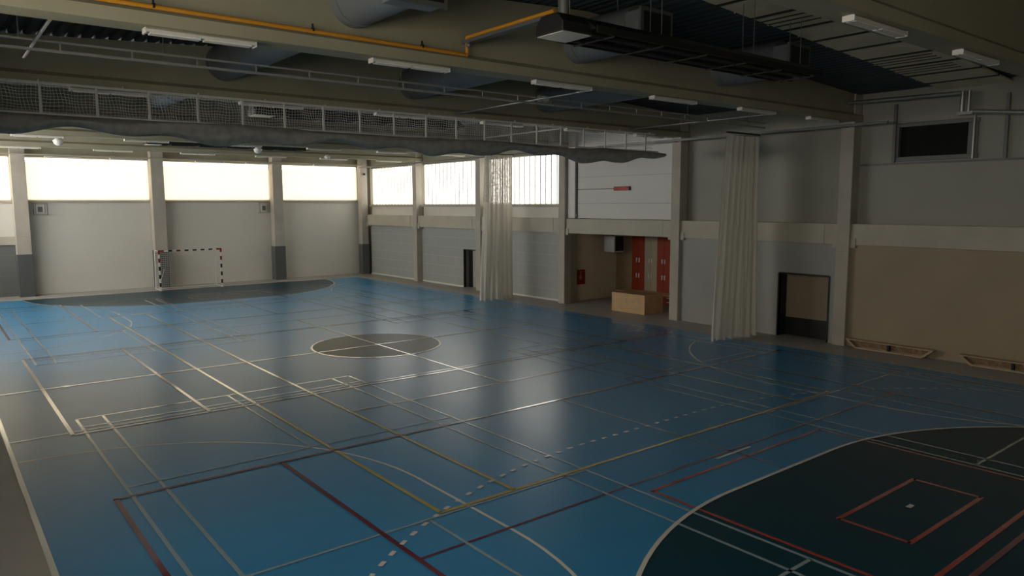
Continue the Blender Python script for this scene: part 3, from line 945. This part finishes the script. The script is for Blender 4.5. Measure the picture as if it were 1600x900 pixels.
# ------------------------------------------------------------------ handball goal
gx, gy = 1.54, 20.2
t = thing('handball_goal', 'white handball goal with red and black stripes at the end wall', 'goal', (0, gy, 0))
def striped(x0, x1, y0, y1, z0, z1, axis, n, first_col, name):
    b = MB()
    for i in range(n):
        a = i/n; c = (i+1)/n
        isdark = (i % 2 == 0)
        if axis == 2:
            # i counts from the top
            zz1 = z1-(z1-z0)*a; zz0 = z1-(z1-z0)*c
            m = 0 if not isdark else (1 if i < 3 else 2)
            b.box(x0, x1, y0, y1, zz0, zz1, m)
        else:
            xa = x0+(x1-x0)*a; xb = x0+(x1-x0)*c
            m = 0 if not isdark else (1 if i in (0, n-1) or i == 4 else 2)
            b.box(xa, xb, y0, y1, z0, z1, m)
    return b.build(name, ['white', 'redband', 'blackband'], t)
striped(-gx-.04, -gx+.04, gy-.04, gy+.04, 0, 2.08, 2, 10, 1, 'post')
striped(gx-.04, gx+.04, gy-.04, gy+.04, 0, 2.08, 2, 10, 1, 'post')
striped(-gx+.04, gx-.04, gy-.04, gy+.04, 2.0, 2.08, 0, 15, 1, 'crossbar')
fr = MB()
for s in (-1, 1):
    fr.path([(s*gx, gy+.04, .03), (s*gx, gy+1.0, .03), (s*gx, gy+.85, 2.03), (s*gx, gy+.04, 2.05)], .022, 8)
    fr.path([(s*(gx-.25), gy+.1, 1.1), (s*(gx-.12), gy+.95, .06)], .014, 6)
fr.path([(-gx, gy+1.0, .03), (gx, gy+1.0, .03)], .022, 8)
fr.build('support_frame', ['white'], t)
gn = MB()
x = -gx
def back(z): return gy+1.0-.15*z/2.03
while x <= gx+.01:
    ribbon(gn, [(x, back(0.03), .03), (x, back(.5)-.05*abs(math.cos(x)), .5), (x, back(1.2)-.04, 1.2), (x, back(1.98)-.02, 1.98)] if x < -.75 else
           [(x, back(.03), .03), (x, back(.2), .22)], .007)
    x += .10
z = .05
while z < 2.02:
    if z < .24: ribbon(gn, [(-gx+ (2*gx)*i/16, back(z)-.02, z) for i in range(17)], .007)
    else: ribbon(gn, [(-gx + (gx-.75)*i/6, back(z)-.03*math.sin(i), z) for i in range(7)], .007)
    for s in (-1, 1):
        if s < 0: ribbon(gn, [(s*gx, gy+.05, z), (s*gx+.01, (gy+back(z))/2, z-.01), (s*gx, back(z), z)], .007)
    z += .10
y = gy+.1
while y < gy+.9:
    ribbon(gn, [(-gx, y, .03), (-gx+.01, y, 1.0), (-gx, min(y, gy+.85), 2.0)], .007); y += .10
gn.build('goal_net', ['gstring'], t, fix=False)
fp = MB()
for s in (-1, 1): fp.box(s*gx-.05, s*gx+.05, gy-.06, gy+.06, 0, .02)
fp.build('foot_plate', ['white'], t)

# caged wall loudspeakers on the end wall
for (xx, l) in ((-6.32, 'caged wall loudspeaker left of the goal'), (4.72, 'caged wall loudspeaker right of the goal')):
    t = thing('wall_speaker', l, 'loudspeaker', (xx, 22.3, 4.0), 'caged loudspeakers on the end wall')
    o = MB().box(xx-.17, xx+.19, 22.26, 22.395, 4.0, 4.42).build('body', ['white_metal'], t); bev(o, .02)
    MB().box(xx-.09, xx+.11, 22.25, 22.26, 4.06, 4.32).build('grille', ['steel'], t)
    cg = MB()
    for zz in (3.93, 4.5): cg.cyl((xx-.28, 22.1, zz), (xx+.30, 22.1, zz), .008, 6)
    for q in (-.28, .30):
        cg.cyl((xx+q, 22.1, 3.93), (xx+q, 22.1, 4.5), .018, 6)
        for zz in (3.93, 4.5): cg.cyl((xx+q, 22.1, zz), (xx+q, 22.395, zz), .012, 6)
    cg.build('cage', ['steel'], t)

# ------------------------------------------------------------------ benches along the right wall
def bench(y0, y1, label):
    t = thing('gym_bench', label, 'bench', (11.05, (y0+y1)/2, 0), 'low gym benches by the right wall')
    xa, xb = 10.92, 11.14
    o = MB().box(xa-.02, xb, y0, y1, .235, .27).build('seat_board', ['benchwood'], t); bev(o, .008)
    MB().box(xa+.01, xa+.07, y0+.28, y1-.28, .0, .045).box(xb-.05, xb, y0+.28, y1-.28, 0, .045).build('base_rail', ['benchwood'], t)
    b = MB().box(xb-.05, xb-.02, y0+.22, y1-.22, .045, .235)
    b.build('back_board', ['benchdark'], t)
    for s, ya in ((1, y1), (-1, y0)):
        b = MB().prism([(ya, .235), (ya-s*.09, .235), (ya-s*.34, .03), (ya-s*.25, .03)], 0, xa, xb-.052)
        b.build('end_leg', ['benchwood'], t)
    ym = (y0+y1)/2
    MB().box(xa+.05, xb-.06, ym-.03, ym+.03, .0, .235).build('middle_leg', ['black'], t)
    st = MB(); rg = random.Random(int(y0*10))
    for k in range(4):
        yy = y0+.35+(y1-y0-.7)*k/3
        st.cyl((xb-.06, yy-.06, .06), (xb-.06, yy+.06, .22), .006, 5).cyl((xb-.06, yy+.0, .06), (xb-.06, yy+.12, .22), .006, 5)
    st.build('strap', ['galv'], t)
bench(-11.92, -9.42, 'low wooden gym bench right beside the concrete column')
bench(-15.1, -12.58, 'low wooden gym bench at the right picture edge')

# ------------------------------------------------------------------ walls outside the picture
wl = MB()
wl.box(XL-.4, XL, YN-.4, YF+.4, 0, 4.34, 0); wl.box(XL-.4, XL, YN-.4, YF+.4, 6.62, 8.4, 2)
for yc in COLY: wl.box(XL-.4, XL, yc-.2, yc+.22, 4.34, 6.62, 1)
wl.box(XL-.4, XL, -9.3, 3.6, 4.34, 6.62, 1)
struct(wl.build('wall_left', ['block', 'panel', 'beam']))
for i in (0, 1, 2, 5, 6):
    y0, y1 = bay(i)
    if i == 6: y0 = YN
    window(10+i, 1, y0, y1, 4.44, 6.62, XL-.05, 1, 'glassleft' if i < 3 else 'glassdim', .38, .1)
wb = MB().box(XL-.4, 15.2, YN-.4, YN, 0, 8.6, 0)
struct(wb.build('wall_back', ['panel']))

# ------------------------------------------------------------------ camera, world, colour
cam = bpy.data.cameras.new('camera'); co = bpy.data.objects.new('camera', cam); COL.objects.link(co)
f, cx, cy, cz, yaw, pit, rol = 1151.56691, -10.8887923, -20.4185144, 4.37546417, .673422132, -.113452156, -.00337695509
fw = Vector((math.sin(yaw)*math.cos(pit), math.cos(yaw)*math.cos(pit), math.sin(pit)))
rt = Vector((math.cos(yaw), -math.sin(yaw), 0)); upv = rt.cross(fw)
c_, s_ = math.cos(rol), math.sin(rol)
r2 = c_*rt + s_*upv; u2 = -s_*rt + c_*upv
co.matrix_world = Matrix(((r2.x, u2.x, -fw.x, cx), (r2.y, u2.y, -fw.y, cy), (r2.z, u2.z, -fw.z, cz), (0, 0, 0, 1)))
cam.sensor_width = 36; cam.lens = f*36/1600; cam.clip_start = .05; cam.clip_end = 200
S.camera = co
w = bpy.data.worlds.new('world'); S.world = w; w.use_nodes = True
w.node_tree.nodes['Background'].inputs[0].default_value = (.6, .7, .85, 1)
w.node_tree.nodes['Background'].inputs[1].default_value = .3
S.view_settings.view_transform = 'Standard'; S.view_settings.look = 'None'
S.view_settings.gamma = 1; S.view_settings.exposure = 0
S.view_settings.use_curve_mapping = False
try:
    S.cycles.use_denoising = True
    S.cycles.max_bounces = 10; S.cycles.diffuse_bounces = 6; S.cycles.glossy_bounces = 4; S.cycles.transparent_max_bounces = 12
    S.cycles.sample_clamp_indirect = 6
except Exception: pass
